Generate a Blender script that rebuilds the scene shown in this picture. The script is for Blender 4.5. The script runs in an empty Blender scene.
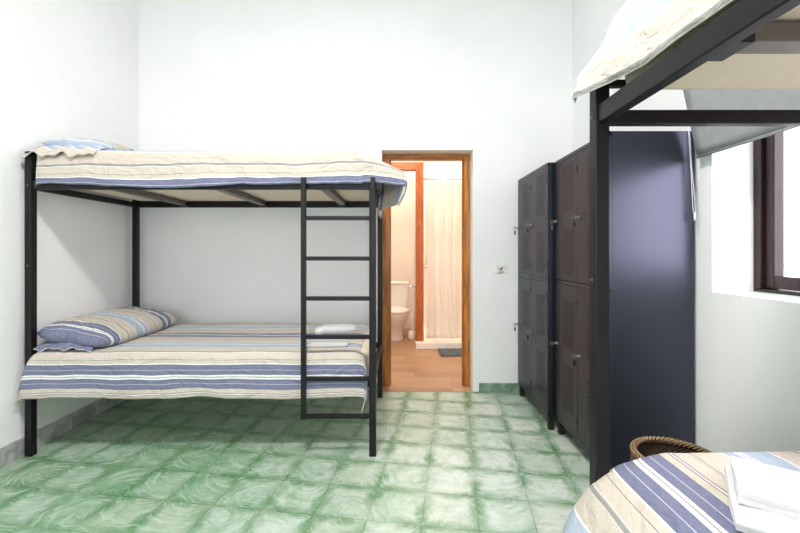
import bpy, bmesh, math, random
from mathutils import Vector, noise
random.seed(7)
sc = bpy.context.scene
C = sc.collection
PI = math.pi
# ------------------------------------------------------------------ helpers
WP = {}
def obj(name, bm, m, parent=None, smooth=False, bevel=0.0, solid=0.0, subs=0, angle=None):
    """link a bmesh as ONE mesh object, origin at its centre"""
    vs = [v.co for v in bm.verts]
    lo = Vector((min(v.x for v in vs), min(v.y for v in vs), min(v.z for v in vs)))
    hi = Vector((max(v.x for v in vs), max(v.y for v in vs), max(v.z for v in vs)))
    c = (lo + hi) / 2
    bmesh.ops.translate(bm, verts=bm.verts, vec=-c)
    me = bpy.data.meshes.new(name); bm.to_mesh(me); bm.free()
    o = bpy.data.objects.new(name, me); C.objects.link(o)
    me.materials.append(m)
    if smooth:
        for p in me.polygons: p.use_smooth = True
    if subs:
        md = o.modifiers.new('Subsurf', 'SUBSURF'); md.levels = subs; md.render_levels = subs
    if solid:
        md = o.modifiers.new('Solidify', 'SOLIDIFY'); md.thickness = solid; md.offset = 0
    if bevel:
        md = o.modifiers.new('Bevel', 'BEVEL'); md.width = bevel; md.segments = 2
        md.limit_method = 'ANGLE'; md.angle_limit = 0.6
    WP[o.name] = c
    if parent:
        o.parent = parent; o.location = c - WP[parent.name]
    else:
        o.location = c
    return o
def thing(name, label, cat, loc, group=None):
    o = bpy.data.objects.new(name, None); C.objects.link(o)
    o.empty_display_size = 0.1
    o.location = loc; WP[o.name] = Vector(loc)
    o['label'] = label; o['category'] = cat
    if group: o['group'] = group
    return o
def tag(o, label, cat, group=None):
    o['label'] = label; o['category'] = cat
    if group: o['group'] = group
    return o
def struct(o):
    o['kind'] = 'structure'; return o
def bx(bm, x0, x1, y0, y1, z0, z1, mp=None):
    vs = []
    for x in (x0, x1):
        for y in (y0, y1):
            for z in (z0, z1):
                p = Vector((x, y, z))
                vs.append(bm.verts.new(mp(p) if mp else p))
    for f in ((0,1,3,2),(4,6,7,5),(0,4,5,1),(2,3,7,6),(0,2,6,4),(1,5,7,3)):
        bm.faces.new([vs[i] for i in f])
    bmesh.ops.recalc_face_normals(bm, faces=bm.faces)
    return bm
def box(*a, mp=None): return bx(bmesh.new(), *a, mp=mp)
def tube(bm, pts, r, n=10, closed=False, cap=True):
    pts = [Vector(p) for p in pts]; N = len(pts); rings = []
    for i, p in enumerate(pts):
        if closed: d = pts[(i+1) % N] - pts[i-1]
        else: d = pts[min(i+1, N-1)] - pts[max(i-1, 0)]
        d.normalize()
        up = Vector((0,0,1)) if abs(d.z) < .9 else Vector((1,0,0))
        a = d.cross(up).normalized(); b = d.cross(a).normalized()
        rr = r[i] if isinstance(r, (list, tuple)) else r
        rings.append([bm.verts.new(p + rr*(math.cos(2*PI*k/n)*a + math.sin(2*PI*k/n)*b)) for k in range(n)])
    rng = range(N) if closed else range(N-1)
    for i in rng:
        A, B = rings[i], rings[(i+1) % N]
        for k in range(n): bm.faces.new((A[k], A[(k+1)%n], B[(k+1)%n], B[k]))
    if cap and not closed:
        bm.faces.new(rings[0]); bm.faces.new(rings[-1][::-1])
    bmesh.ops.recalc_face_normals(bm, faces=bm.faces)
    return bm
def loft(bm, rings, cap=True):
    R = [[bm.verts.new(p) for p in r] for r in rings]; n = len(R[0])
    for A, B in zip(R, R[1:]):
        for k in range(n): bm.faces.new((A[k], A[(k+1)%n], B[(k+1)%n], B[k]))
    if cap: bm.faces.new(R[0]); bm.faces.new(R[-1][::-1])
    bmesh.ops.recalc_face_normals(bm, faces=bm.faces)
    return bm
def ellipse(cx, cy, rx, ry, z, n=32, p=2.0):
    out = []
    for k in range(n):
        a = 2*PI*k/n; c, s = math.cos(a), math.sin(a)
        out.append(Vector((cx + rx*math.copysign(abs(c)**(2/p), c), cy + ry*math.copysign(abs(s)**(2/p), s), z)))
    return out
def grid(fn, nu, nv, uvfn=None, bm=None):
    bm = bm or bmesh.new(); uvl = bm.loops.layers.uv.verify()
    V = [[bm.verts.new(fn(i/nu, j/nv)) for j in range(nv+1)] for i in range(nu+1)]
    for i in range(nu):
        for j in range(nv):
            f = bm.faces.new((V[i][j], V[i+1][j], V[i+1][j+1], V[i][j+1]))
            if uvfn:
                for l, (a, b) in zip(f.loops, ((i,j),(i+1,j),(i+1,j+1),(i,j+1))): l[uvl].uv = uvfn(a/nu, b/nv)
    return bm
# ------------------------------------------------------------------ materials
def S(r, g, b):   # sRGB 0-255 -> linear
    f = lambda c: (c/255/12.92) if c/255 <= .04045 else ((c/255+.055)/1.055)**2.4
    return (f(r), f(g), f(b), 1)
class N:
    def __init__(s, name):
        s.m = bpy.data.materials.new(name); s.m.use_nodes = True
        s.t = s.m.node_tree; s.b = s.t.nodes['Principled BSDF']
    def n(s, typ, ins=None, **kw):
        x = s.t.nodes.new(typ)
        for k, v in kw.items(): setattr(x, k, v)
        for k, v in (ins or {}).items(): s.set(x.inputs[k], v)
        return x
    def set(s, sock, v):
        if hasattr(v, 'is_output') or isinstance(v, bpy.types.NodeSocket): s.t.links.new(v, sock)
        else: sock.default_value = v
    def math(s, op, a, b=0.0, c=None):
        x = s.n('ShaderNodeMath', operation=op); s.set(x.inputs[0], a); s.set(x.inputs[1], b)
        if c is not None: s.set(x.inputs[2], c)
        return x.outputs[0]
    def mix(s, f, a, b):
        x = s.n('ShaderNodeMix', data_type='RGBA'); s.set(x.inputs[0], f); s.set(x.inputs[6], a); s.set(x.inputs[7], b)
        return x.outputs[2]
    def sep(s, v):
        x = s.n('ShaderNodeSeparateXYZ', {0: v}); return x.outputs
    def comb(s, a, b, c=0.0): return s.n('ShaderNodeCombineXYZ', {0: a, 1: b, 2: c}).outputs[0]
    def noise(s, vec, scale, detail=3.0, dist=0.0, rough=.5):
        x = s.n('ShaderNodeTexNoise', {'Scale': scale, 'Detail': detail, 'Distortion': dist, 'Roughness': rough})
        if vec is not None: s.set(x.inputs['Vector'], vec)
        return x.outputs[0]
    def smooth(s, v, a, b, lo=0.0, hi=1.0):
        x = s.n('ShaderNodeMapRange', interpolation_type='SMOOTHSTEP'); s.set(x.inputs[0], v)
        for i, q in zip((1,2,3,4), (a,b,lo,hi)): s.set(x.inputs[i], q)
        return x.outputs[0]
    def bump(s, h, strength=.3, dist=.01):
        x = s.n('ShaderNodeBump', {'Strength': strength, 'Distance': dist, 'Height': h})
        s.t.links.new(x.outputs[0], s.b.inputs['Normal'])
    def out(s, color=None, rough=None, metal=None, **kw):
        if color is not None: s.set(s.b.inputs['Base Color'], color)
        if rough is not None: s.set(s.b.inputs['Roughness'], rough)
        if metal is not None: s.set(s.b.inputs['Metallic'], metal)
        for k, v in kw.items(): s.set(s.b.inputs[k], v)
        return s.m
    def oc(s): return s.n('ShaderNodeTexCoord').outputs['Object']
    def geo(s): return s.n('ShaderNodeNewGeometry').outputs['Position']
def simple(name, col, rough=.5, metal=0.0, var=.06, scale=8.0, bump=0.0, bscale=200.0, **kw):
    k = N(name); oc = k.oc()
    f = k.noise(oc, scale)
    dark = tuple(c*(1-var*2) for c in col[:3]) + (1,)
    c = k.mix(f, dark, tuple(min(1, x*(1+var)) for x in col[:3]) + (1,))
    if bump: k.bump(k.noise(oc, bscale, 2.0), bump, .002)
    return k.out(c, rough, metal, **kw)
def plaster(name, a, b, st=.25):
    k = N(name); p = k.geo()
    c = k.mix(k.smooth(k.noise(p, 1.3, 4.0), .3, .7), a, b)
    h = k.math('ADD', k.noise(p, 9.0, 4.0), k.math('MULTIPLY', k.noise(p, 60.0, 3.0), .25))
    k.bump(h, st, .012)
    return k.out(c, .75)
M = {}
M['wall'] = plaster('white_plaster', S(240,241,242), S(245,246,247), .4)
M['bathwall'] = plaster('cream_plaster', S(240,232,222), S(244,238,230), .1)
M['ceil'] = plaster('ceiling_plaster', S(240,240,240), S(244,244,243), .1)
M['black'] = simple('black_painted_steel', S(20,18,22), .42, 0.0, .05, 5, .05, 400)
M['black'].node_tree.nodes['Principled BSDF'].inputs['Specular IOR Level'].default_value = .3
M['locker'] = simple('dark_grey_locker_steel', S(76,78,90), .33, .9, .04, 3, .03, 300)
M['darkgap'] = simple('dark_gap', S(14,14,17), .7)
M['slat'] = simple('bare_steel_slat', S(120,112,108), .45, .6, .1, 20)
M['steel'] = simple('brushed_steel', S(150,148,146), .4, 1.0, .1)
M['chrome'] = simple('chrome', S(215,215,218), .15, 1.0, .03)
M['white'] = simple('white_plastic', S(238,238,234), .35, 0, .02)
M['ceramic'] = simple('white_ceramic', S(240,238,232), .12, 0, .02)
M['chain'] = simple('white_chain_plastic', S(225,225,235), .4, 0, .02)
M['mattress'] = simple('mattress_ticking', S(222,208,188), .85, 0, .05, 60, .3, 500)
M['towel'] = simple('white_terry', S(214,214,216), .95, 0, .02, 12, .9, 330)
M['rubber'] = simple('dark_plastic', S(25,25,27), .6)
M['mat'] = simple('grey_blue_bath_mat', S(96,104,118), .95, 0, .2, 90, .6, 400)
def plywood():
    k = N('pale_board'); p = k.sep(k.geo())
    v = k.comb(k.math('MULTIPLY', p[0], 14.0), k.math('MULTIPLY', p[1], 2.5), p[2])
    f = k.noise(v, 3.0, 5.0)
    return k.out(k.mix(f, S(232,212,188), S(246,230,210)), .6)
M['ply'] = plywood()
def wood(name, a, b, axis=2):
    k = N(name); p = k.sep(k.oc())
    sc3 = [26.0, 26.0, 26.0]; sc3[axis] = 1.6
    v = k.comb(*[k.math('MULTIPLY', p[i], sc3[i]) for i in range(3)])
    f = k.noise(v, 1.6, 5.0, 1.5, .6)
    return k.out(k.mix(k.smooth(f, .3, .72), a, b), .38)
M['woodv'] = wood('varnished_pine_upright', S(138,80,26), S(206,136,62))
M['woodh'] = wood('varnished_pine_header', S(138,80,26), S(206,136,62), 0)
M['woodrv'] = wood('reddish_wood_upright', S(140,64,16), S(204,112,44))
M['woodrh'] = wood('reddish_wood_header', S(140,64,16), S(204,112,44), 0)
M['darkwood'] = wood('dark_brown_window_wood', S(28,14,15), S(54,33,31))
def tiles(name, scale_green=1.0):
    k = N(name); p = k.sep(k.geo())
    th = math.radians(8.1); cs, sn = math.cos(th), math.sin(th); T = .2475
    a = k.math('ADD', k.math('MULTIPLY', p[0], cs), k.math('MULTIPLY', p[1], -sn))
    b = k.math('ADD', k.math('MULTIPLY', p[0], sn), k.math('MULTIPLY', p[1], cs))
    u = k.math('DIVIDE', k.math('SUBTRACT', a, .103 - 40*T), T)
    v = k.math('DIVIDE', k.math('SUBTRACT', b, 2.494 - 40*T), T)
    pos = k.comb(a, b, 0.0)
    wob = k.math('MULTIPLY', k.math('SUBTRACT', k.noise(pos, 14.0, 3.0), .5), .05)
    u = k.math('ADD', u, wob); v = k.math('ADD', v, wob)
    fu, fv = k.math('FRACT', u), k.math('FRACT', v)
    iu, iv = k.math('FLOOR', u), k.math('FLOOR', v)
    du = k.math('MINIMUM', fu, k.math('SUBTRACT', 1.0, fu))
    dv = k.math('MINIMUM', fv, k.math('SUBTRACT', 1.0, fv))
    d = k.math('MINIMUM', du, dv)
    wn = k.n('ShaderNodeTexWhiteNoise', noise_dimensions='2D'); k.set(wn.inputs['Vector'], k.comb(iu, iv))
    rnd = wn.outputs['Value']
    wn2 = k.sep(wn.outputs['Color'])
    # brushed swirls, shifted and turned on each tile
    cx = k.math('ADD', fu, k.math('MULTIPLY', wn2[0], 7.0)); cy = k.math('ADD', fv, k.math('MULTIPLY', wn2[1], 9.0))
    sw = k.noise(k.comb(k.math('MULTIPLY', cx, 1.6), k.math('MULTIPLY', cy, 5.0), k.math('MULTIPLY', rnd, 11.0)), 2.6, 5.0, 3.2, .62)
    cl = k.noise(k.comb(cx, cy, rnd), 2.2, 3.0, .8)
    big = k.noise(pos, .9, 2.0)
    # patchy green towards the joints
    n1 = k.noise(pos, 11.0, 4.0, .6, .6)
    edn = k.math('ADD', d, k.math('MULTIPLY', k.math('SUBTRACT', n1, .5), .34))
    edge = k.smooth(edn, .01, .24, 1.0, 0.0)
    eamt = k.math('ADD', .30, k.math('MULTIPLY', k.smooth(k.noise(pos, 4.0, 3.0), .35, .65), .62))
    left = k.smooth(p[0], -1.3, .5, 1.0, 0.0)                                # greener towards the left wall
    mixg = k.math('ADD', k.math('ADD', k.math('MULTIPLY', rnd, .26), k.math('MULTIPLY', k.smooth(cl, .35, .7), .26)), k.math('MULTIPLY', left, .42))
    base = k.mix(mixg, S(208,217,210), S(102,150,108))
    base = k.mix(k.math('MULTIPLY', k.smooth(wn2[2], .6, 1.0), .18), base, S(190,186,156))
    base = k.mix(k.math('MULTIPLY', edge, eamt), base, S(88,136,94))
    # brushed arcs of pigment
    ax = k.math('SUBTRACT', cx, k.math('FLOOR', cx)); rx = k.math('SUBTRACT', fu, wn2[0]); ry = k.math('SUBTRACT', fv, k.math('MULTIPLY', wn2[1], 1.4))
    rad = k.math('ADD', k.math('SQRT', k.math('ADD', k.math('MULTIPLY', rx, rx), k.math('MULTIPLY', ry, ry))), k.math('MULTIPLY', cl, .25))
    arc = k.noise(k.comb(k.math('MULTIPLY', rad, 15.0), k.math('MULTIPLY', k.math('ARCTAN2', ry, rx), .8), k.math('MULTIPLY', rnd, 40.0)), 1.0, 3.0, .5)
    base = k.mix(k.math('MULTIPLY', k.smooth(arc, .52, .68), .26), base, S(216,226,218))
    base = k.mix(k.math('MULTIPLY', k.smooth(arc, .47, .33), .24), base, S(92,144,98))
    base = k.mix(k.smooth(sw, .56, .72, 0.0, .35), base, S(218,226,216))
    base = k.mix(k.smooth(sw, .44, .30, 0.0, .4), base, S(84,136,92))
    j = k.smooth(k.math('ADD', d, k.math('MULTIPLY', k.math('SUBTRACT', sw, .5), .03)), .004, .024, 1.0, 0.0)
    jc = k.mix(k.smooth(k.noise(pos, 6.0), .45, .65), S(84,116,78), S(150,136,112))
    base = k.mix(k.math('MULTIPLY', j, k.smooth(k.noise(pos, 8.0, 2.0), .35, .65, .12, .7)), base, jc)
    h = k.math('ADD', k.math('MULTIPLY', j, -1.0), k.math('MULTIPLY', cl, .35))
    k.bump(h, .25, .003)
    ro = k.smooth(sw, .3, .7, .30, .44)
    return k.out(base, ro)
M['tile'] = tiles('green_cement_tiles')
def skirt(name, a, b, axis, L):
    k = N(name); p = k.sep(k.geo())
    t = k.math('FRACT', k.math('DIVIDE', k.math('ADD', p[axis], 10.03), L))
    f = k.noise(k.geo(), 12.0, 5.0, 1.0)
    c = k.mix(k.smooth(f, .3, .7), a, b)
    c = k.mix(k.smooth(k.math('MINIMUM', t, k.math('SUBTRACT', 1.0, t)), .0, .02, .7, 0.0), c, S(110,120,112))
    return k.out(c, .5)
M['skirtl'] = skirt('grey_skirting', S(150,150,150), S(190,192,190), 1, .25)
M['skirtb'] = skirt('green_skirting', S(104,134,116), S(150,170,156), 0, .25)
def planks():
    k = N('oak_look_floor'); p = k.sep(k.geo())
    row = k.math('DIVIDE', k.math('ADD', p[1], 5.0), .155); ir = k.math('FLOOR', row)
    sh = k.n('ShaderNodeTexWhiteNoise', noise_dimensions='1D'); k.set(sh.inputs['W'], ir)
    u = k.math('ADD', k.math('DIVIDE', p[0], .62), k.math('MULTIPLY', sh.outputs['Value'], 3.0)); iu = k.math('FLOOR', u)
    wn = k.n('ShaderNodeTexWhiteNoise', noise_dimensions='2D'); k.set(wn.inputs['Vector'], k.comb(ir, iu))
    g = k.noise(k.comb(k.math('MULTIPLY', p[0], 2.5), k.math('MULTIPLY', p[1], 28.0), wn.outputs['Value']), 2.0, 5.0, .8)
    c = k.mix(k.math('ADD', k.math('MULTIPLY', g, .6), k.math('MULTIPLY', wn.outputs['Value'], .35)), S(150,112,84), S(204,168,136))
    fr = k.math('FRACT', row); fc = k.math('FRACT', u)
    j = k.math('MAXIMUM', k.smooth(fr, 0.0, .03, 1.0, 0.0), k.smooth(fc, 0.0, .008, 1.0, 0.0))
    return k.out(k.mix(k.math('MULTIPLY', j, .35), c, S(120,80,56)), .4)
M['planks'] = planks()
# striped cotton: one repeat of .64 m read from UV.y in metres
NV, LN, W_, G_, T_, D_, K_, L_, F_ = (S(97,103,134), S(190,190,202), S(240,240,238), S(206,210,206), S(194,185,172), S(104,100,116),
                                    S(150,148,140), S(160,174,192), S(184,174,164))
SEQ = [(.027,NV),(.0025,LN),(.026,NV),(.004,W_),(.006,G_),(.0015,D_),(.008,G_),(.004,W_),(.027,NV),(.0025,LN),(.0285,NV),(.005,W_),
       (.022,T_),(.003,D_),(.042,T_),(.003,W_),(.013,K_),(.003,W_),(.032,T_),(.002,F_),(.034,T_),(.005,W_),
       (.036,L_),(.002,LN),(.036,L_),(.005,W_),(.008,L_),(.005,W_),(.036,L_),(.005,W_),
       (.07,T_),(.10,T_)]
def stripes(name):
    k = N(name); tc = k.n('ShaderNodeTexCoord'); uv = k.sep(tc.outputs['UV'])
    tot = sum(w for w, c in SEQ)
    f = k.math('FRACT', k.math('ADD', k.math('DIVIDE', uv[1], tot), 10.0))
    r = k.n('ShaderNodeValToRGB', {0: f}); cr = r.color_ramp; cr.interpolation = 'CONSTANT'
    pos = 0; first = True
    for w, c in SEQ:
        if first: cr.elements[0].position = 0; cr.elements[0].color = c; first = False; e1 = cr.elements[1]; cr.elements.remove(e1)
        else:
            e = cr.elements.new(pos/tot); e.color = c
        pos += w
    # thin hair lines inside the taupe part and the triple line
    def hair(at, w, op): return k.math('MULTIPLY', k.math('LESS_THAN', k.math('ABSOLUTE', k.math('SUBTRACT', k.math('MULTIPLY', f, tot), at)), w), op)
    c = r.outputs[0]
    for at, w, op, col in ((.2195,.0008,.7,D_),(.2235,.0008,.7,D_),(.2275,.0008,.7,D_),(.52,.002,.8,D_),(.528,.001,.7,D_),(.575,.0075,.75,S(110,92,112)),(.575,.002,.9,W_),(.61,.001,.6,D_)):
        c = k.mix(hair(at, w, op), c, col)
    thr = k.noise(k.comb(k.math('MULTIPLY', uv[0], 60.0), k.math('MULTIPLY', uv[1], 900.0), 0.0), 1.0, 2.0)
    c = k.mix(k.smooth(thr, .3, .7, 0.0, .12), c, S(235,232,226))
    wr = k.noise(k.comb(k.math('MULTIPLY', uv[0], 9.0), k.math('MULTIPLY', uv[1], 13.0), 0.0), 1.0, 4.0, 1.2, .55)
    k.bump(wr, .7, .03)
    k.out(c, .9)
    return k.m
M['stripe'] = stripes('striped_cotton')
def locker_door():
    k = N('perforated_locker_steel'); p = k.sep(k.oc()); P_ = .0135
    y, z = p[1], p[2]
    u = k.math('DIVIDE', y, P_); v = k.math('DIVIDE', z, P_)
    a = k.math('FRACT', k.math('MULTIPLY', k.math('ADD', k.math('ADD', u, v), 200.0), .5))
    b = k.math('FRACT', k.math('MULTIPLY', k.math('ADD', k.math('SUBTRACT', u, v), 200.0), .5))
    da = k.math('SUBTRACT', a, .5); db = k.math('SUBTRACT', b, .5)
    r = k.math('SQRT', k.math('ADD', k.math('MULTIPLY', da, da), k.math('MULTIPLY', db, db)))
    hole = k.smooth(r, .22, .30, 1.0, 0.0)
    my = k.math('MULTIPLY', k.math('GREATER_THAN', y, -.115), k.math('LESS_THAN', y, .045))
    az = k.math('ABSOLUTE', z)
    mz = k.math('MULTIPLY', k.math('GREATER_THAN', az, .055), k.math('LESS_THAN', az, .34))
    hole = k.math('MULTIPLY', hole, k.math('MULTIPLY', my, mz))
    c = k.mix(hole, S(72,70,76), S(3,3,4))
    k.bump(hole, -.6, .002)
    k.set(k.b.inputs['Specular IOR Level'], k.math('MULTIPLY', k.math('SUBTRACT', 1.0, hole), .5))
    return k.out(c, k.math('ADD', .4, k.math('MULTIPLY', hole, .55)), k.math('MULTIPLY', k.math('SUBTRACT', 1.0, hole), .8))
M['ldoor'] = locker_door()
def wicker(name, a, b, axis_scale):
    k = N(name); oc = k.oc(); p = k.sep(oc)
    ang = k.math('ARCTAN2', p[1], p[0])
    h = k.math('SINE', k.math('ADD', k.math('MULTIPLY', ang, 55.0), k.math('MULTIPLY', p[2], 500.0)))
    c = k.mix(k.smooth(h, -1.0, .4), a, b)
    c = k.mix(k.math('MULTIPLY', k.noise(oc, 30.0), .5), c, a)
    k.bump(h, .8, .004)
    return k.out(c, .75)
M['wick'] = wicker('dark_woven_fibre', S(52,36,26), S(104,76,52), 1)
M['wickrim'] = wicker('tan_braided_rim', S(110,82,54), S(186,156,116), 1)
def blind():
    k = N('grey_blind_fabric'); p = k.geo()
    c = k.mix(k.noise(p, 25.0, 3.0), S(150,152,158), S(174,176,182))
    k.bump(k.noise(p, 700.0, 1.0), .2, .001)
    return k.out(c, .9)
M['blind'] = blind()
def glass():
    k = N('window_glass'); tr = k.n('ShaderNodeBsdfTransparent', {0: (.97,.98,.98,1)}); gl = k.n('ShaderNodeBsdfGlossy', {1: .02})
    fr = k.n('ShaderNodeFresnel', {0: 1.45})
    bf = k.n('ShaderNodeNewGeometry').outputs['Backfacing']          # reflect at the entry face only
    fac = k.math('MULTIPLY', fr.outputs[0], k.math('SUBTRACT', 1.0, bf))
    mx = k.n('ShaderNodeMixShader', {0: fac, 1: tr.outputs[0], 2: gl.outputs[0]})
    k.t.links.new(mx.outputs[0], k.t.nodes['Material Output'].inputs[0])
    return k.m
M['glass'] = glass()
def curtain():
    k = N('white_shower_curtain'); k.out(S(246,242,236), .8)
    tl = k.n('ShaderNodeBsdfTranslucent', {0: S(246,240,232)})
    mx = k.n('ShaderNodeMixShader', {0: .3, 1: k.b.outputs[0], 2: tl.outputs[0]})
    k.t.links.new(mx.outputs[0], k.t.nodes['Material Output'].inputs[0])
    return k.m
M['curtain'] = curtain()
def lampglow(name, col, st):
    k = N(name); k.out(col, .5); k.b.inputs['Emission Color'].default_value = col; k.b.inputs['Emission Strength'].default_value = st; return k.m
M['lamp'] = lampglow('lamp_glass', (1,.93,.84,1), 5.0)
M['stone'] = simple('pale_sill_stone', S(196,214,198), .4, 0, .08, 14)
M['bark'] = simple('pale_bark', S(190,150,130), .9, 0, .1)
M['ground'] = simple('pale_gravel', S(200,196,186), .9, 0, .1)
# ------------------------------------------------------------------ room shell
XL, XR, YB, YF, ZC = -2.223, 1.495, 3.429, -3.4, 3.55
WT = .29           # thickness of outer walls
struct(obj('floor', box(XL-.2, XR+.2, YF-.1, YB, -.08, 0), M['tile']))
struct(obj('ceiling', box(XL-.3, XR+WT, YF-.3, YB+.15, ZC, ZC+.1), M['ceil']))
struct(obj('wall_left', box(XL-.25, XL, YF-.3, YB+.14, -.08, ZC), M['wall']))
DX0, DX1, DZ = -.140, .643, 2.074      # doorway in the back wall
b = box(XL, DX0, YB, YB+.14, -.08, ZC); bx(b, DX1, XR+WT, YB, YB+.14, -.08, ZC); bx(b, DX0, DX1, YB, YB+.14, DZ, ZC)
struct(obj('wall_back', b, M['wall']))
# right wall: one deep window opening and an unseen one added for daylight
W1 = (.55, 1.904); W2 = (-2.75, -1.35); WZ = (1.01, 2.25)
b = box(XR, XR+WT, YF-.3, YB, -.08, WZ[0]); bx(b, XR, XR+WT, YF-.3, YB, WZ[1], ZC)
for y0, y1 in ((W1[1], YB), (W2[1], W1[0]), (YF-.3, W2[0])): bx(b, XR, XR+WT, y0, y1, WZ[0], WZ[1])
struct(obj('wall_right', b, M['wall']))
# wall behind the camera with an opening added for fill daylight
RX0, RX1, RZ0, RZ1 = -1.8, .9, .75, 2.6
b = box(XL, RX0, YF-.3, YF, -.08, ZC); bx(b, RX1, XR, YF-.3, YF, -.08, ZC); bx(b, RX0, RX1, YF-.3, YF, RZ1, ZC); bx(b, RX0, RX1, YF-.3, YF, -.08, RZ0)
struct(obj('wall_front', b, M['wall']))
# skirtings
b = box(XL, XL+.013, YF, YB, 0, .105); struct(obj('baseboard_left', b, M['skirtl'], bevel=.003))
b = box(DX1+.05, XR, YB-.013, YB, 0, .078); struct(obj('baseboard_back', b, M['skirtb'], bevel=.003))
b = box(XL+.013, DX0-.03, YB-.013, YB, 0, .078); struct(obj('baseboard_back', b, M['skirtb'], bevel=.003))
# ---- windows
def window(name, y0, y1, z0, z1, x0, leaves=2):
    root = thing(name, 'dark brown wooden window in a deep white recess', 'window', (x0, (y0+y1)/2, z0))
    del root['label'], root['category']; root['kind'] = 'structure'
    w, d = .036, .09
    b = box(x0, x0+d, y0, y1, z0, z0+w*.5); bx(b, x0, x0+d, y0, y1, z1-w, z1)
    bx(b, x0, x0+d, y0, y0+w, z0+w*.5, z1-w); bx(b, x0, x0+d, y1-w, y1, z0+w*.5, z1-w)
    fr = obj('window_frame', b, M['darkwood'], root, bevel=.004)
    n = leaves; L = (y1-y0-2*w)/n
    for i in range(n):
        a0 = y0+w+i*L+.002; a1 = a0+L-.004; s = .046; xx = x0+.02
        b = box(xx, xx+.05, a0+s, a1-s, z0+.022, z0+.08); bx(b, xx, xx+.05, a0+s, a1-s, z1-w-s, z1-w)
        bx(b, xx, xx+.05, a0, a0+s, z0+.022, z1-w); bx(b, xx, xx+.05, a1-s, a1, z0+.022, z1-w)
        bx(b, xx-.012, xx, a0, a0+.02, z0+.03, z1-w-.01)
        sa = obj('window_sash', b, M['darkwood'], root, bevel=.005)
        obj('window_pane', box(xx+.022, xx+.027, a0+s, a1-s, z0+.08, z1-w-s), M['glass'], sa)
    return root
X_W = 1.690
window('window_1', W1[0], W1[1], WZ[0], WZ[1], X_W, 1)
window('added_window_2', W2[0], W2[1], WZ[0], WZ[1], X_W)  # unseen window added to let more daylight in
for nm, (y0, y1) in (('trim_1', W1), ('trim_2', W2)):
    struct(obj(nm, box(X_W-.075, X_W+.1, y0+.002, y1-.002, WZ[0]-.015, WZ[0]+.004), M['stone'], bevel=.002))
# unseen window added behind the camera to light the room
dr = thing('added_window_3', '', '', (-.45, YF-.15, RZ0)); del dr['label'], dr['category']; dr['kind'] = 'structure'
yd = YF-.18
b = box(RX0, RX1, yd-.05, yd+.03, RZ0, RZ0+.08); bx(b, RX0, RX1, yd-.05, yd+.03, RZ1-.08, RZ1)
for x in (RX0, (RX0+RX1)/2-.06, RX1-.07): bx(b, x, x+(.12 if x not in (RX0, RX1-.07) else .07), yd-.05, yd+.03, RZ0+.08, RZ1-.08)
obj('window_frame', b, M['darkwood'], dr, bevel=.004)
obj('window_pane', box(RX0+.07, RX1-.07, yd-.012, yd-.008, RZ0+.08, RZ1-.08), M['glass'], dr)
# ---- doorway joinery of the bathroom
YJ = YB+.14
d1 = thing('door_1', '', '', ((DX0+DX1)/2, YJ, 0)); del d1['label'], d1['category']; d1['kind'] = 'structure'
b = box(DX0, DX0+.066, YJ-.005, YJ+.05, 0, DZ); obj('door_jamb', b, M['woodv'], d1, bevel=.004)
b = box(DX1-.056, DX1, YJ-.005, YJ+.05, 0, DZ); obj('door_jamb', b, M['woodv'], d1, bevel=.004)
b = box(DX0+.066, DX1-.056, YJ-.005, YJ+.05, DZ-.052, DZ); obj('door_header', b, M['woodh'], d1, bevel=.004)
b = box(DX0+.066, DX0+.078, YJ+.02, YJ+.05, 0, DZ-.052); bx(b, DX1-.068, DX1-.056, YJ+.02, YJ+.05, 0, DZ-.052)
obj('door_stop', b, M['woodv'], d1, bevel=.002)
# small plaster foot beside the doorway
# ---- bathroom shell
BX0, BX1, BY1, BZ = -1.1, 1.35, 6.25, 2.75
struct(obj('floor', box(BX0, BX1, YB, BY1, -.08, .002), M['planks']))
struct(obj('wall_bathroom_back', box(BX0-.1, BX1+.1, BY1, BY1+.1, -.08, BZ), M['bathwall']))
struct(obj('wall_bathroom_left', box(BX0-.1, BX0, YJ, BY1, -.08, BZ), M['bathwall']))
struct(obj('wall_bathroom_right', box(BX1, BX1+.1, YJ, BY1, -.08, BZ), M['bathwall']))
struct(obj('ceiling', box(BX0-.1, BX1+.1, YJ, BY1+.1, BZ, BZ+.08), M['bathwall']))
# inner opening: reddish wooden frame
YP = 5.02
d2 = thing('door_2', '', '', (-.1, YP, 0)); del d2['label'], d2['category']; d2['kind'] = 'structure'
obj('door_jamb', box(.222, .322, YP, YP+.12, .083, 2.33), M['woodrv'], d2, bevel=.005)
obj('door_header', box(-.72, .222, YP, YP+.12, 2.235, 2.33), M['woodrh'], d2, bevel=.005)
obj('door_jamb', box(-.82, -.72, YP, YP+.12, 0, 2.33), M['woodrv'], d2, bevel=.005)
b = box(-.72, .32, YP+.005, YP+.115, 2.33, BZ); bx(b, BX0, -.82, YP+.005, YP+.115, 0, BZ)
struct(obj('wall_bathroom_partition', b, M['bathwall']))
struct(obj('wall_bathroom_shower', box(.245, .30, YP+.12, BY1, .002, 2.33), M['bathwall']))
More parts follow.
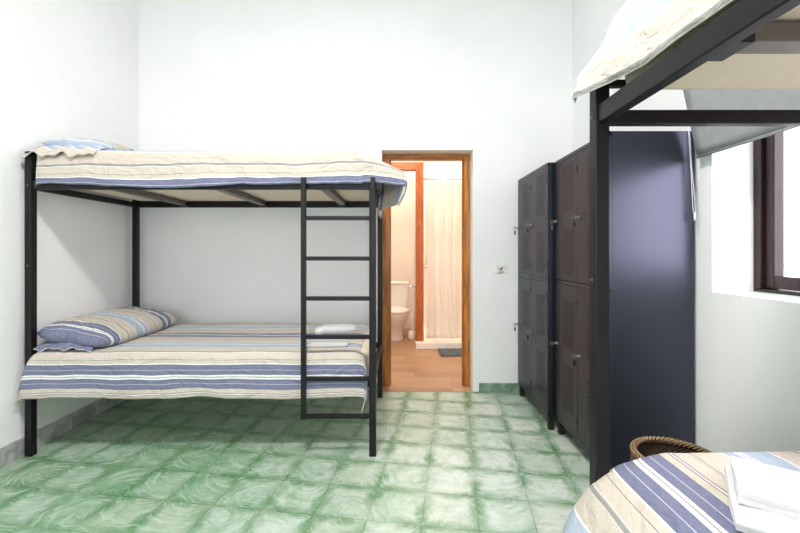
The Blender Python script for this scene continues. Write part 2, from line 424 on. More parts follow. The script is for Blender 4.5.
# ------------------------------------------------------------------ bunk beds
def map_left(p): return Vector((-2.187+p.x, 2.341+p.y, p.z))
def map_right(p): return Vector((.564+p.y, 1.18-p.x, p.z))
def bunk(mp, L, W, label, base, ladder, inset, hh, fh):
    root = thing('bunk_bed', label, 'bunk bed', base, 'black steel bunk beds')
    s = .04
    for a in (0, L-s):
        for b0 in (0, W-s):
            pst = obj('post', box(a, a+s, b0, b0+s, 0, (hh if a == 0 else fh), mp=mp), M['black'], root, bevel=.003)
            obj('post_cap', box(a+.002, a+s-.002, b0+.002, b0+s-.002, (hh if a == 0 else fh), (hh if a == 0 else fh)+.006, mp=mp), M['rubber'], pst, bevel=.002)
    for z0, z1 in ((1.568, 1.620), (.405, .455)):
        for b0 in (.006, W-.036):
            obj('side_rail', box(s, L-s, b0, b0+.03, z0, z1, mp=mp), M['black'], root, bevel=.003)
        for a in (.005, L-.035):
            obj('end_rail', box(a, a+.03, s, W-s, z0, z1-.012, mp=mp), M['black'], root, bevel=.003)
        for a in (.41, 1.06, 1.71):
            obj('slat', box(a, a+.05, .036, W-.036, z0+.012, z1-.004, mp=mp), M['slat'], root, bevel=.003)
            for b0, b1 in ((.036, .07), (W-.07, W-.036)):
                obj('slat_bracket', box(a-.012, a+.062, b0, b1, z0+.004, z1-.012, mp=mp), M['black'], root, bevel=.002)
    for a, gz in ((.01, hh), (L-.03, fh)):
        gz = min(gz-.048, 1.737)
        obj('guard_rail', box(a, a+.02, s, W-s, gz-.02, gz, mp=mp), M['black'], root, bevel=.002)
    obj('bed_base', box(inset, L-.06, .04, W-.04, 1.621, 1.634, mp=mp), M['ply'], root)
    obj('bed_base', box(.06, L-.06, .04, W-.04, .456, .469, mp=mp), M['ply'], root)
    if ladder:
        x0, x1, y0, y1 = 1.627, 2.056, -.042, -.012      # local a, b
        ld = obj('ladder', box(x0, x0+.028, y0, y1, .235, 1.632, mp=mp), M['black'], root, bevel=.003)
        obj('ladder_stile', box(x1-.028, x1, y0, y1, .235, 1.632, mp=mp), M['black'], ld, bevel=.003)
        for y in (218, 258.5, 298.5, 337, 379, 416.5):
            z = 1.2-(y-252)/400*2.31
            obj('ladder_rung', box(x0+.028, x1-.028, y0+.004, y1-.004, z-.012, z+.012, mp=mp), M['black'], ld, bevel=.003)
        for a in (x0, x1-.028):
            obj('ladder_hook', box(a+.004, a+.024, y1, .02, 1.60, 1.628, mp=mp), M['black'], ld, bevel=.002)
    # bolts where rails meet posts
    for a in (.02, L-.02):
        for z in (1.59, .43, 1.12):
            b = bmesh.new(); tube(b, [mp(Vector((a, .001, z))), mp(Vector((a, -.003, z)))], .005, 8)
            obj('bolt', b, M['slat'], root)
    return root
LL, LW = 2.058, .987
RL, RW = 2.058, .85
bunk(map_left, LL, LW, 'black steel bunk bed with a ladder, standing along the left and back walls', (-1.158, 2.83, 0), True, .06, 1.785, 1.645)
bunk(map_right, RL, RW, 'black steel bunk bed close to the camera on the right, beside the window', (1.014, .15, 0), False, .15, 1.745, 1.79)
def rbox(x0,x1,y0,y1,z0,z1,mp,seg=1): return box(x0,x1,y0,y1,z0,z1,mp=mp)
def mattress(mp, L, W, z0, z1, label, ins=.05):
    o = obj('mattress', box(ins, L-ins, .045, W-.045, z0, z1, mp=mp), M['mattress'], bevel=.035)
    o.modifiers['Bevel'].segments = 4
    tag(o, label, 'mattress', 'mattresses on the bunk beds')
mattress(map_left, LL, LW, 1.635, 1.785, 'pale mattress under the bedding on the top bunk of the ladder bed')
mattress(map_left, LL, LW, .470, .600, 'pale mattress under the bedding on the bottom bunk of the ladder bed')
mattress(map_right, RL, RW, 1.635, 1.785, 'beige mattress edge on the top bunk nearest the camera, above the dark rail', .08)
mattress(map_right, RL, RW, .470, .595, 'pale mattress under the bedding on the bottom bunk nearest the camera')
# ------------------------------------------------------------------ bedspreads
def prof(pts):
    P = [Vector(p) for p in pts]; cum = [0]
    for a, b in zip(P, P[1:]): cum.append(cum[-1] + (b-a).length)
    def f(d):
        if d <= 0: return P[0].x, P[0].y
        for i in range(1, len(P)):
            if d <= cum[i]:
                t = (d-cum[i-1])/(cum[i]-cum[i-1]); t = t
                q = P[i-1].lerp(P[i], t); return q.x, q.y
        q = P[-1]; e = (P[-1]-P[-2]).normalized(); q = q + e*(d-cum[-1]); return q.x, q.y
    f.total = cum[-1]; return f
def spread(name, mp, rect, zt, pf, pb, ph, pt, vfun, label, group, hook=None, corner=(0,0), sq=0.0, box_p=None, seed=0.0, wav=.014, top=.005, post=None):
    """rect=(a0,a1,b0,b1) flat area; pf front(b-), pb back(b+), ph head(a-), pt foot(a+) hang profiles"""
    a0, a1, b0, b1 = rect
    DF, DB, DH, DT = pf.total, pb.total, ph.total, pt.total
    LA = DH+(a1-a0)+DT; LB = DF+(b1-b0)+DB
    nu, nv = int(LA/.018), int(LB/.014)
    def flat(u, v): return a0-DH+u*LA, b0-DF+v*LB
    def fn(u, v):
        a, b = flat(u, v)
        ca = min(max(a, a0), a1); cb = min(max(b, b0), b1)
        ea, eb = a-ca, b-cb
        nz = noise.noise(Vector((a*3.1+seed, b*4.3, seed)))
        nz2 = noise.noise(Vector((a*9+seed, b*11, seed+4)))
        hyp = math.hypot(ea, eb); z = zt; px, py = ca, cb
        if hyp > 1e-6:
            kc = corner[0] if ea < 0 else corner[1]
            D = (1-kc)*max(abs(ea), abs(eb)) + kc*hyp
            wa, wb = ea*ea, eb*eb
            A = (ph if ea < 0 else pt)(D); B = (pf if eb < 0 else pb)(D)
            h = (wa*A[0]+wb*B[0])/(wa+wb); dn = (wa*A[1]+wb*B[1])/(wa+wb)
            arc = a+b
            if box_p:
                A = (ph if ea < 0 else pt)(abs(ea)) if ea else (0, 0); B = (pf if eb < 0 else pb)(abs(eb)) if eb else (0, 0)
                pw = box_p[0] if ea < 0 else box_p[1]; dn = (max(0, A[1])**pw + max(0, B[1])**pw)**(1/pw)
            hang = min(1, max(0, dn)/.2)
            h += wav*hang*(noise.noise(Vector((arc*5+seed, D*1.5, 2.2+seed)))+.35*math.sin(arc*11+seed*2))
            
            if box_p:
                wv = wav*hang*(noise.noise(Vector((arc*5+seed, 1, 2.2+seed)))+.35*math.sin(arc*11+seed*2))
                px += math.copysign(A[0]+wv*abs(ea)/hyp, ea) if ea else 0; py += math.copysign(B[0]+wv*abs(eb)/hyp, eb) if eb else 0; h = 0
            nn = hyp*(1-sq) + max(abs(ea), abs(eb))*sq; px += ea/nn*h; py += eb/nn*h; z -= dn
            z += .006*hang*noise.noise(Vector((arc*7, seed, 9)))
        z += top*(nz+.5*nz2)+top*.4
        q = Vector((px, py, z))
        if hook: q = hook(a, b, q)
        return mp(q)
    bm = grid(fn, nu, nv, lambda u, v: (flat(u, v)[0], vfun(flat(u, v)[1]-(b0-DF))))
    o = obj(name, bm, M['stripe'], smooth=True, solid=.004)
    return tag(o, label, 'bedspread', group)
# left bottom
def hook_ll(a, b, q):
    # near the head the front hem swings out round the post
    t = max(0, min(1, (.30-a)/.34)); hang = max(0, (.60-q.z)/.24)
    if b < .15: q.y -= .035*t*hang
    if a < .08: q.x = max(q.x, -.014)
    if a > 1.9 and q.z < .35: q.x -= (.35-q.z)*.35
    q.z += .006*math.sin(a*7.0+.5)*max(0, min(1, (.5-q.z)/.1)) if b < .3 else 0
    return q
spread('bedspread', map_left, (.07, 1.90, .06, .93), .612,
       prof([(0,0),(.03,.004),(.052,.016),(.062,.04),(.068,.10),(.080,.262)]), prof([(0,0),(.01,.004),(.016,.02),(.018,.08)]),
       prof([(0,0),(.018,.01),(.036,.04),(.05,.10),(.078,.262)]), prof([(0,0),(.05,.008),(.085,.035),(.10,.08),(.105,.25)]),
       lambda s: s-.052, 'striped cotton bedspread on the bottom bunk of the ladder bed, towel lying on it', 'striped bedspreads on the bunk beds',
       hook=hook_ll, box_p=(8, 2.0), seed=1.3, wav=.007)
# left top
def hook_lt(a, b, q):
    s = max(0, min(1, (a-1.55)/.4)); s = s*s*(3-2*s)
    if b < .5: q.z += .020*s*max(0, 1-max(b, 0)/.5)
    # front hem sags in places
    if q.z < 1.70 and a < 1.98: q.z += .010*math.sin(a*5.2+.2)*(1.7-q.z)/.1
    if q.x > 2.0:
        f = max(0, min(1, 1-b/.45)); f = f*f*(3-2*f)
        q.x = 2.0+(q.x-2.0)*(.25+.75*f)
    return q
spread('bedspread', map_left, (.10, 1.86, .055, .93), 1.795,
       prof([(0,0),(.03,.004),(.05,.02),(.060,.06),(.066,.215)]), prof([(0,0),(.01,.004),(.016,.02),(.018,.08)]),
       prof([(0,0),(.014,.006),(.02,.03),(.022,.12)]), prof([(0,0),(.05,.010),(.36,.145),(.378,.165),(.365,.24),(.335,.33)]),
       lambda s: s+.095, 'striped bedspread on the top bunk of the ladder bed, loose corner hanging towards the doorway', 'striped bedspreads on the bunk beds',
       hook=hook_lt, box_p=(6, 3), seed=5.1, wav=.009, top=.011)
# right top (pillow under its far end)
def hook_rt(a, b, q):
    w = max(0, min(1, (b+.07)/.30)); w = w*w*(3-2*w); f = 1 if b < .5 else max(0, 1-(b-.5)/.3)
    q.z += .20*w*f*math.exp(-((max(a, .06)-.06)/.30)**2)*(1 if a > -.01 else .75)
    t = max(0, min(1, (.25-a)/.3))
    if b < .1: q.y -= .06*t*max(0, min(1, (1.80-q.z)/.1)); q.z += .025*t*max(0, min(1, (1.80-q.z)/.1))
    return q
spread('bedspread', map_right, (.03, 1.97, .085, .79), 1.80,
       prof([(0,0),(.03,.006),(.055,.03),(.068,.07),(.076,.172)]), prof([(0,0),(.02,.006),(.03,.03),(.035,.12)]),
       prof([(0,0),(.02,.008),(.035,.03),(.045,.12)]), prof([(0,0),(.02,.006),(.036,.026),(.042,.08),(.046,.2)]),
       lambda s: s+.21, 'striped bedspread on the top bunk nearest the camera, overhanging its dark side rail', 'striped bedspreads on the bunk beds',
       hook=hook_rt, corner=(.1, .3), seed=8.7)
# right bottom
spread('bedspread', map_right, (.10, 1.97, .286, .80), .637,
       prof([(0,0),(.10,.006),(.17,.02),(.23,.042),(.29,.082),(.317,.117),(.36,.184),(.385,.24)]), prof([(0,0),(.02,.006),(.03,.03),(.035,.12)]),
       prof([(0,0),(.05,.005),(.09,.03),(.11,.07),(.118,.12),(.125,.25)]), prof([(0,0),(.02,.006),(.036,.026),(.042,.08),(.046,.2)]),
       lambda s: .38-s, 'striped bedspread on the bottom bunk nearest the camera, under the folded white towels', 'striped bedspreads on the bunk beds',
       corner=(.0, .3), sq=.5, seed=3.3, wav=.008, top=.003)
# ------------------------------------------------------------------ pillows
def pillow(name, cx, cy, cz, LX, LY, H, label, v0, tilt=0.0, yaw=0.0, seed=0.0):
    root_loc = (cx, cy, cz)
    bm = bmesh.new()
    def side(sg):
        def fn(u, v):
            x = (u*2-1); y = (v*2-1)
            t = max(0, (1-abs(x)**2.6))**.5*max(0, (1-abs(y)**4))**.45
            pin = 1-.09*(abs(x)**3)*(abs(y)**3)
            w = 1+.05*noise.noise(Vector((x*1.7+seed, y*2.5, 3)))
            px = x*LX/2*pin*w; py = y*LY/2*pin*w
            pz = sg*t*H/2*(1 if sg > 0 else .75)+ .010*noise.noise(Vector((x*3+seed, y*5, sg)))*t**.5
            pz += .006*noise.noise(Vector((x*9, y*10+seed, 1)))*t**.5
            pz += tilt*-px
            c, s = math.cos(yaw), math.sin(yaw)
            return Vector((cx+px*c-py*s, cy+px*s+py*c, cz+pz))
        return fn
    grid(side(1), 36, 60, lambda u, v: (u*LX, v0+v*LY), bm)
    grid(side(-1), 36, 60, lambda u, v: (u*LX, v0+v*LY), bm)
    bmesh.ops.remove_doubles(bm, verts=bm.verts, dist=.0025)
    bmesh.ops.recalc_face_normals(bm, faces=bm.faces)
    return bm
root = thing('pillow', 'striped pillow at the left end of the bottom bunk, leaning towards the wall', 'pillow', (-1.96, 2.82, .62), 'striped pillows on the ladder bed')
obj('pillow_case', pillow('p', -1.965, 2.80, .682, .45,   .88, .185, '', .002, .14, .02, 1.0), M['stripe'], root, smooth=True)
def cuff(cx, cy, z, w, d, seed, amp=.012, slope=.25, v0=.0):
    def fn(u, v):
        x = (u-.5)*w; y = -v*d
        zz = z - slope*v*v*d*2 + amp*math.sin(u*17+seed)*v + amp*.8*math.sin(u*31+v*4+seed) * v + .02*(1-abs(u*2-1)**3)*(1-v*.5)
        return Vector((cx+x*(1+.05*v), cy+y+amp*noise.noise(Vector((u*6+seed, v*2, 1))), zz))
    return grid(fn, 60, 14, lambda u, v: (u*w, v0+v*d))
obj('case_flap', cuff(-1.985, 2.405, .640, .34, .05, 2.0, .006, .22, .09), M['stripe'], root, smooth=True, solid=.004)
root = thing('pillow', 'pale striped pillow with a rumpled case end, at the left end of the top bunk', 'pillow', (-1.96, 2.80, 1.80), 'striped pillows on the ladder bed')
obj('pillow_case', pillow('p', -1.965, 2.84, 1.85, .44, .86, .14, '', .36, .06, .0, 4.0), M['stripe'], root, smooth=True)
obj('case_flap', cuff(-1.975, 2.47, 1.835, .40, .155, 5.0, .011, .26, .33), M['stripe'], root, smooth=True, solid=.004)
# ------------------------------------------------------------------ towels
def towel(cx, cy, z0, LX, LY, layers, th, yaw, label, group, seed=0.0):
    # one long strip folded back on itself: serpentine section along local x, extruded along local y
    path = []; gap = th*1.02; n = 14
    for L in range(layers):
        xs = [(-.5+i/n)*LX for i in range(n+1)]
        if L % 2: xs = xs[::-1]
        for x in xs: path.append((x, L*gap))
        if L < layers-1:
            e = 1 if L % 2 == 0 else -1
            for q in (-60, -30, 0, 30, 60):
                a = math.radians(q); path.append((e*(LX/2+math.cos(a)*gap*.5), L*gap+gap*.5+math.sin(a)*gap*.5))
    c, s = math.cos(yaw), math.sin(yaw); m = len(path)-1; ny = 26
    def fn(u, v):
        i = min(m, int(round(u*m))); x, z = path[i]; y = (v-.5)*LY
        w = noise.noise(Vector((x*6+seed, y*6, z*20)))
        edge = max(abs(x)/(LX/2), abs(y)/(LY/2)); z = z*(1-.30*max(0, edge-.65))-.004*max(0, edge-.7) + .004*w + th/2
        x += .004*noise.noise(Vector((y*9+seed, z*30, 1))); y += .006*noise.noise(Vector((x*7, z*40, seed)))
        return Vector((cx+x*c-y*s, cy+x*s+y*c, z0+z))
    o = obj('towel', grid(fn, m, ny), M['towel'], smooth=True, solid=th*.96)
    md = o.modifiers.new('Bevel', 'BEVEL'); md.width = th*.35; md.segments = 2; md.limit_method = 'ANGLE'; md.angle_limit = .8
    return tag(o, label, 'towel', group)
towel(.951, .759, .640, .24, .50, 3, .0105, math.radians(55), 'larger folded white towel lying flat on the near bedspread, lower of the pair', 'white towels on the near bed', 1)
towel(.924, .788, .674, .175, .40, 2, .0145, math.radians(53), 'smaller folded white towel, upper of the pair on the near bedspread', 'white towels on the near bed', 4)
towel(-.46, 2.53, .619, .26, .17, 2, .010, .12, 'flat folded white towel beside the rolled one, behind the ladder', 'white towels on the ladder bed', 9)
bm = bmesh.new(); rings = []
for i in range(25):     # rolled towel with rounded, slightly slumped ends
    t = i/24; x = (t-.5)*.27; r = .036*(1-abs(t*2-1)**5*.45)*(1+.08*noise.noise(Vector((t*5, 0, 0))))
    rings.append([Vector((-.415+x, 2.66+math.cos(a)*r*1.15+x*.12, .690-.0*t+math.sin(a)*r*.85*(1+.05*math.sin(5*a))-(.012 if t < .2 else 0))) for a in [2*PI*k/24 for k in range(24)]])
loft(bm, rings)
tag(obj('towel', bm, M['towel'], smooth=True), 'rolled white towel lying on the bottom bunk behind the ladder', 'towel', 'white towels on the ladder bed')
# ------------------------------------------------------------------ lockers
def locker(X0, X1, Y0, Y1, label, offs):
    zt, zb = 1.803, .095
    root = thing('locker_unit', label, 'locker', ((X0+X1)/2, (Y0+Y1)/2, 0), 'dark metal locker units')
    b = box(X0+.018, X1, Y0, Y1, zb, zt)
    bx(b, X0, X0+.018, Y0, Y0+.012, zb, zt); bx(b, X0, X0+.018, Y1-.012, Y1, zb, zt); bx(b, X0, X0+.018, Y0, Y1, zt-.022, zt)
    bx(b, X0, X0+.018, Y0, Y1, zb, zb+.02); bx(b, X0, X0+.018, Y0, Y1, .999, 1.017)
    ym = (Y0+Y1)/2; bx(b, X0, X0+.018, ym-.006, ym+.006, zb, zt)
    obj('locker_body', b, M['locker'], root, bevel=.0015)
    for (y0, y1) in ((Y0+.0145, ym-.0085), (ym+.0085, Y1-.0145)):
        for (z0, z1) in ((1.0205, zt-.0255), (zb+.0235, .9955)):
            d = obj('locker_door', box(X0-.001, X0+.016, y0, y1, z0, z1), M['ldoor'], root, bevel=.002)
            zl = 1.40 if z0 > .9 else .60; yl = y1-.022
            b = bmesh.new(); tube(b, [(X0-.002, yl, zl), (X0-.014, yl, zl)], .012, 16)
            tube(b, [(X0-.013, yl, zl), (X0-.018, yl, zl)], [.009, .007], 12)
            lk = obj('lock', b, M['steel'], d, smooth=False)
            # key: bow outside, blade in the cylinder, spare hanging from it
            b = bmesh.new(); bx(b, X0-.03, X0-.016, yl-.001, yl+.001, zl-.004, zl+.004)
            tube(b, [(X0-.036+.010*math.cos(q), yl, zl+.010*math.sin(q)) for q in [2*PI*k/16 for k in range(16)]], .0025, 6, closed=True)
            obj('key', b, M['steel'], d)
            b = bmesh.new(); tube(b, [(X0-.036+.008*math.cos(q), yl+.002*math.cos(q), zl-.018+.010*math.sin(q)) for q in [2*PI*k/12 for k in range(12)]], .0012, 5, closed=True)
            bx(b, X0-.042, X0-.030, yl-.001, yl+.001, zl-.055, zl-.027)
            obj('key_ring', b, M['rubber'] if random.random() < .6 else M['steel'], d)
            for zz in (z0+.09, z1-.09):
                obj('hinge', tube(bmesh.new(), [(X0-.003, y0+.001, zz-.02), (X0-.003, y0+.001, zz+.02)], .0035, 8), M['locker'], d)
    for x in (X0+.01, X1-.045):
        for y in (Y0+.005, Y1-.04):
            obj('foot', box(x, x+.035, y, y+.035, 0, zb, ), M['rubber'], root, bevel=.003)
    # folded top lip seen on the end panel
    return root
locker(1.049, 1.473, 1.993, 2.665, 'dark grey metal locker unit nearer the window, its plain end panel catching the daylight', 0)
locker(1.007, 1.470, 2.690, 3.357, 'dark grey metal locker unit in the corner against the back wall', 1)
# ------------------------------------------------------------------ wicker basket
cx, cy = 1.085, 1.56
root = thing('wicker_basket', 'round wicker basket on the floor between the near bed and the lockers', 'basket', (cx, cy, 0))
bm = bmesh.new(); rings = []
for i in range(41):
    t = i/40; r = .110+.043*math.sin(t*PI*.62)+.0025*math.sin(i*PI)*0 + .003*(i % 2)
    rings.append(ellipse(cx, cy, r, r, .01+t*.385, 48))
for i in range(40, -1, -1):
    t = i/40; r = .100+.043*math.sin(t*PI*.62)+.003*(i % 2)
    rings.append(ellipse(cx, cy, r, r, .018+t*.377, 48))
loft(bm, rings, cap=False)
R = rings[0]; f = bm.faces.new([bm.verts.new(p) for p in ellipse(cx, cy, .110, .110, .01, 48)]); bm.faces.new([bm.verts.new(p) for p in ellipse(cx, cy, .100, .100, .018, 48)])
obj('basket_body', bm, M['wick'], root, smooth=True)
bm = bmesh.new(); rr = .145
for ph in (0, PI):
    tube(bm, [(cx+(rr+.006*math.cos(q*26+ph))*math.cos(q), cy+(rr+.006*math.cos(q*26+ph))*math.sin(q), .402+.006*math.sin(q*26+ph)) for q in [2*PI*k/260 for k in range(260)]], .0075, 6, closed=True)
obj('basket_rim', bm, M['wickrim'], root, smooth=True)
# ------------------------------------------------------------------ power socket
ox, oz = .877, 1.056
root = thing('power_outlet', 'small white wall socket on the back wall between doorway and lockers', 'socket', (ox, YB, oz))
obj('face_plate', box(ox-.052, ox+.052, YB-.009, YB, oz-.038, oz+.038), M['white'], root, bevel=.003)
obj('socket_insert', box(ox-.026, ox+.026, YB-.012, YB-.0085, oz-.024, oz+.026), M['white'], root, bevel=.002)
for dx, dz in ((-.017, .012), (.017, .012), (-.017, -.004)):
    obj('socket_hole', tube(bmesh.new(), [(ox+dx, YB-.0115, oz+dz), (ox+dx, YB-.0130, oz+dz)], .004, 10), M['darkgap'], root)
b = bmesh.new(); tube(b, [(ox-.004, YB-.012, oz-.006), (ox-.002, YB-.022, oz+.000), (ox+.010, YB-.024, oz+.010), (ox+.014, YB-.018, oz+.018)], [.005, .005, .004, .002], 8)
obj('socket_switch', b, M['darkgap'], root)
obj('plate_slot', box(ox-.026, ox+.026, YB-.0115, YB-.0085, oz-.030, oz-.0255), M['darkgap'], root)
# ------------------------------------------------------------------ roller blind over the window
root = thing('roller_blind', 'grey roller blind half lowered over the window, behind the near bunk bed', 'blind', (1.42, 1.3, 1.65))
BY0, BYE = .50, 1.948
def fab(u, v):
    z = 1.665+v*(2.62-1.665); x = 1.455-.115*min(1, v*1.9)**.8 if v < .6 else 1.342
    x = 1.455 - .20*v if v < .5 else 1.355
    return Vector((x+.003*math.sin(u*9), BY0+u*(BYE-BY0), z))
obj('blind_fabric', grid(fab, 30, 24), M['blind'], root, smooth=True, solid=.0015)
bm = bmesh.new(); tube(bm, [(1.455, BY0, 1.66), (1.455, BYE, 1.66)], .006, 12)
obj('hem_bar', bm, M['blind'], root, smooth=True)
bm = bmesh.new(); tube(bm, [(1.39, BY0-.01, 2.62), (1.39, BYE+.01, 2.62)], .036, 16)
obj('blind_tube', bm, M['white'], root, smooth=True)
for y in (BY0-.02, BYE+.008): obj('blind_bracket', box(1.35, XR-.001, y, y+.012, 2.575, 2.665), M['white'], root)
bm = bmesh.new(); yc = 1.962
pts = [(1.375, yc, 2.60)] + [(1.375+.05*t, yc-.0*t, 2.60-t*.80) for t in (.3, .6, 1.0)] + [(1.437, yc, 1.60), (1.446, yc, 1.42), (1.448, yc-.003, 1.39)]
pts += [(1.453, yc-.003, 1.375), (1.458, yc, 1.395), (1.456, yc, 1.45), (1.442, yc+.003, 1.62), (1.43, yc+.006, 1.85), (1.40, yc+.01, 2.60)]
tube(bm, pts, .0016, 6)
obj('pull_chain', bm, M['chain'], root, smooth=True)
bm = bmesh.new(); tube(bm, [(1.453, yc, 1.395), (1.453, yc-.003, 1.385), (1.453, yc-.003, 1.362), (1.453, yc, 1.352)], [.003, .005, .005, .002], 8)
obj('chain_weight', bm, M['chain'], root, smooth=True)
# ------------------------------------------------------------------ bathroom fittings
tx, ty = -.03, 5.52
root = thing('toilet', 'white ceramic toilet seen through the doorway, beyond the reddish wooden frame', 'toilet', (tx, ty, 0))
bm = bmesh.new()
loft(bm, [ellipse(tx, ty+.02, .115, .20, .002, p=2.3), ellipse(tx, ty+.02, .11, .19, .03, p=2.3), ellipse(tx, ty+.02, .095, .17, .12), ellipse(tx, ty+.0, .115, .20, .20), ellipse(tx, ty-.02, .16, .25, .29), ellipse(tx, ty-.02, .18, .27, .36), ellipse(tx, ty-.02, .182, .272, .385)])
obj('toilet_bowl', bm, M['ceramic'], root, smooth=True)
bm = bmesh.new(); loft(bm, [ellipse(tx, ty-.02, .186, .276, .388), ellipse(tx, ty-.02, .190, .28, .395), ellipse(tx, ty-.02, .190, .28, .412), ellipse(tx, ty-.02, .17, .26, .425), ellipse(tx, ty-.02, .10, .16, .43)])
obj('toilet_lid', bm, M['ceramic'], root, smooth=True)
bm = bmesh.new(); loft(bm, [ellipse(tx, ty+.30, .15, .075, .385, p=5), ellipse(tx, ty+.30, .172, .085, .43, p=5), ellipse(tx, ty+.30, .19, .092, .735, p=5)])
ci = obj('cistern', bm, M['ceramic'], root, smooth=False, bevel=.006)
bm = bmesh.new(); loft(bm, [ellipse(tx, ty+.30, .198, .10, .737, p=5), ellipse(tx, ty+.30, .198, .10, .765, p=5), ellipse(tx, ty+.30, .185, .09, .775, p=5)])
obj('cistern_lid', bm, M['ceramic'], ci)
bm = bmesh.new(); tube(bm, [(tx, ty+.30, .775), (tx, ty+.30, .783)], .022, 16); obj('flush_button', bm, M['chrome'], ci)
# toilet roll holder on the partition wall
root = thing('toilet_roll_holder', 'chrome toilet roll bar beside the toilet cistern', 'toilet roll holder', (.20, 5.3, .74))
bm = bmesh.new(); tube(bm, [(.24, 5.32, .74), (.17, 5.32, .74), (.14, 5.32, .74), (.135, 5.32, .735)], .008, 8); obj('holder_bar', bm, M['chrome'], root, smooth=True)
bm = bmesh.new(); tube(bm, [(.244, 5.32, .74), (.236, 5.32, .74)], .024, 16); obj('wall_flange', bm, M['chrome'], root)
root = thing('toilet_brush', 'white toilet brush holder on the floor beside the toilet', 'toilet brush', (.175, 5.45, 0))
bm = bmesh.new(); loft(bm, [ellipse(.18, 5.45, .038, .038, .002, 20), ellipse(.18, 5.45, .042, .042, .06, 20), ellipse(.18, 5.45, .034, .034, .13, 20)]); obj('brush_holder', bm, M['ceramic'], root, smooth=True)
bm = bmesh.new(); tube(bm, [(.18, 5.45, .12), (.18, 5.45, .36)], .008, 8); obj('brush_handle', bm, M['white'], root, smooth=True)
# shower
b = box(.222, BX1, 4.92, 5.02, .002, .083); bx(b, .302, BX1, 5.02, BY1, .002, .05)
tag(obj('shower_tray', b, M['ceramic'], bevel=.008), 'white shower tray kerb under the curtain, seen through the doorway', 'shower tray')
root = thing('shower_curtain', 'white shower curtain hanging in folds beyond the doorway', 'shower curtain', (.62, 5.13, .09))
def cur(u, v):
    x = .36+u*.55; z = .095+v*(2.10-.095); am = .016*(1-.35*v)
    s = math.sin(u*2*PI*5.2+.6*math.sin(u*9))+.35*math.sin(u*2*PI*11+v*1.5)
    return Vector((x+.02*math.sin(v*3+u*5)*(1-v), 5.13+am*s, z))
obj('curtain_fabric', grid(cur, 120, 40), M['curtain'], root, smooth=True, solid=.0015)
for i in range(7):
    x = .38+i*.085; bm = bmesh.new()
    tube(bm, [(x, 5.13+.020*math.cos(q), 2.125+.024*math.sin(q)) for q in [2*PI*k/16 for k in range(16)]], .0025, 6, closed=True)
    obj('curtain_ring', bm, M['chrome'], root, smooth=True)
bm = bmesh.new(); tube(bm, [(.30, 5.13, 2.135), (BX1, 5.13, 2.135)], .011, 12)
tag(obj('curtain_rod', bm, M['chrome'], smooth=True), 'thin metal rod carrying the white shower curtain', 'curtain rod')
root = thing('shower_fitting', 'chrome shower pipe and valve behind the left edge of the curtain', 'shower', (.40, 6.2, 1.2))
bm = bmesh.new(); tube(bm, [(.44, 6.19, .95), (.44, 6.19, 2.0), (.44, 6.16, 2.06), (.44, 5.95, 2.07)], .010, 10); obj('riser_pipe', bm, M['chrome'], root, smooth=True)
bm = bmesh.new(); tube(bm, [(.44, 5.95, 2.075), (.44, 5.95, 2.055)], [.03, .09], 20); obj('shower_head', bm, M['chrome'], root, smooth=True)
bm = bmesh.new(); tube(bm, [(.36, 6.18, .98), (.52, 6.18, .98)], .022, 12); tube(bm, [(.44, 6.18, .98), (.44, 6.25, .98)], .015, 10); obj('mixer_valve', bm, M['chrome'], root, smooth=True)
# bath mat
def bm_fn(u, v): return Vector((.49+u*.55, 4.58+v*.33, .010+.002*math.sin(u*40)))
o = obj('bath_mat', grid(bm_fn, 40, 20), M['mat'], smooth=True, solid=.012)
tag(o, 'grey bath mat on the wooden floor in front of the shower', 'bath mat')
# ceiling lamps (out of frame)
def lamp(x, y, z, label, r=.16, watt=40, col=(1,.93,.85)):
    root = thing('ceiling_lamp', label, 'lamp', (x, y, z))
    bm = bmesh.new(); loft(bm, [ellipse(x, y, r*.6, r*.6, z-.001), ellipse(x, y, r*.6, r*.6, z-.03)]); obj('lamp_base', bm, M['white'], root)
    bm = bmesh.new(); loft(bm, [ellipse(x, y, r*math.cos(q), r*math.cos(q), z-.03-.09*math.sin(q)) for q in [0,.25,.5,.8,1.1,1.4]]); obj('lamp_shade', bm, M['lamp'], root, smooth=True)
    l = bpy.data.lights.new('lamp_light', 'AREA'); l.shape = 'DISK'; l.size = r*2; l.energy = watt; l.color = col
    lo = bpy.data.objects.new('lamp_light', l); C.objects.link(lo); lo.parent = root; lo.location = (0, 0, -.135)
lamp(0.1, 4.35, BZ, 'round ceiling lamp of the bathroom', watt=7.5, col=(1,.92,.80))
lamp(-.15, 5.6, BZ, 'round ceiling lamp above the toilet', r=.12, watt=3.5, col=(1,.92,.80))
lamp(.85, 5.65, BZ, 'round ceiling lamp above the shower', r=.12, watt=8, col=(1,.90,.80))
lamp(-.4, .6, ZC, 'unseen round ceiling lamp added to brighten the dormitory', r=.22, watt=45, col=(1,.97,.94))  # unseen lamp, added to raise the light level of the dormitory
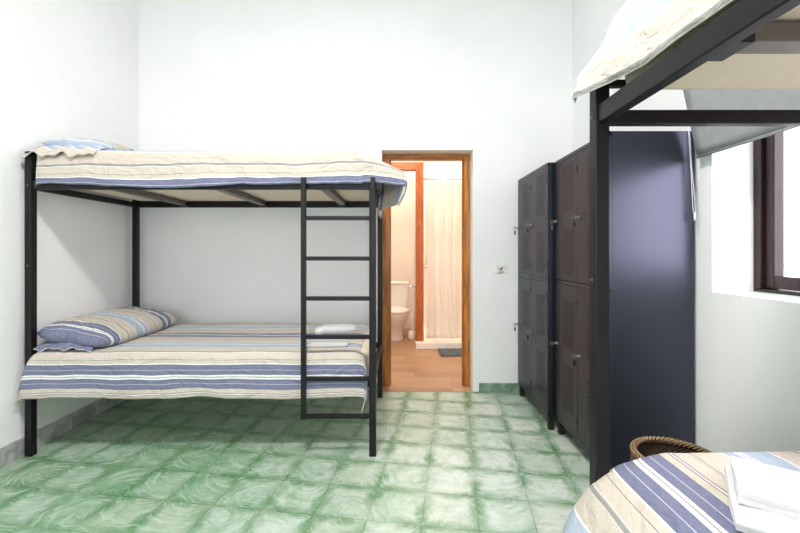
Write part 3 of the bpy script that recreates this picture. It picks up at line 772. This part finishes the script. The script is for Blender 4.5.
# ------------------------------------------------------------------ outside
bm = box(XR+WT+.02, 14, -9, 12, -.35, -.3)
struct(obj('ground', bm, M['ground']))
root = thing('bare_shrub', 'bare pale branches just visible through the window glass', 'shrub', (4.2, 3.0, -.3))
for k in range(9):
    bm = bmesh.new(); a = random.uniform(0, 2*PI); L = random.uniform(2.0, 3.0); p = Vector((4.2, 3.0, -.3)); pts = [p.copy()]; d = Vector((math.cos(a)*.45, math.sin(a)*.45, 1))
    for i in range(9):
        d += Vector((random.uniform(-.2,.2), random.uniform(-.2,.2), 0)); p = p + d.normalized()*L/9; pts.append(p.copy())
    tube(bm, pts, [.018*(1-i/11) for i in range(10)], 6)
    for q in range(3, 9):
        e = Vector((random.uniform(-1,1), random.uniform(-1,1), random.uniform(.1,.8))).normalized()*.4
        tube(bm, [pts[q], pts[q]+e*.5, pts[q]+e+Vector((0,0,.05))], [.008,.006,.003], 5)
    obj('branch', bm, M['bark'], root, smooth=True)
# ------------------------------------------------------------------ light
w = bpy.data.worlds.new('sky'); sc.world = w; w.use_nodes = True
bg = w.node_tree.nodes['Background']; bg.inputs[0].default_value = (.975, .925, 1.0, 1); bg.inputs[1].default_value = 3.4
def portal(loc, rot, sx, sy):
    l = bpy.data.lights.new('window_daylight', 'AREA'); l.shape = 'RECTANGLE'; l.size = sx; l.size_y = sy; l.cycles.is_portal = True
    o = bpy.data.objects.new('window_daylight', l); C.objects.link(o); o.location = loc; o.rotation_euler = rot
portal((X_W+.12, (W1[0]+W1[1])/2, 1.63), (0, PI/2, 0), 1.24, W1[1]-W1[0])
portal((X_W+.12, (W2[0]+W2[1])/2, 1.63), (0, PI/2, 0), 1.24, W2[1]-W2[0])
portal(((RX0+RX1)/2, YF-.27, (RZ1+RZ0)/2), (PI/2, 0, 0), RX1-RX0, RZ1-RZ0)
# ------------------------------------------------------------------ camera and view
cd = bpy.data.cameras.new('camera'); cd.lens = 18; cd.sensor_width = 36; cd.sensor_fit = 'HORIZONTAL'
cd.shift_x = .0025; cd.shift_y = -.018125; cd.clip_start = .05
cam = bpy.data.objects.new('camera', cd); C.objects.link(cam); cam.location = (0, 0, 1.2); cam.rotation_euler = (PI/2, 0, 0)
sc.camera = cam
sc.view_settings.view_transform = 'Standard'; sc.view_settings.look = 'None'; sc.view_settings.gamma = 1
sc.view_settings.use_curve_mapping = False; sc.view_settings.exposure = 1.0
sc.cycles.use_denoising = True
sc.cycles.max_bounces = 12; sc.cycles.diffuse_bounces = 9; sc.cycles.glossy_bounces = 4
sc.cycles.sample_clamp_indirect = 6.0; sc.cycles.caustics_reflective = False; sc.cycles.caustics_refractive = False
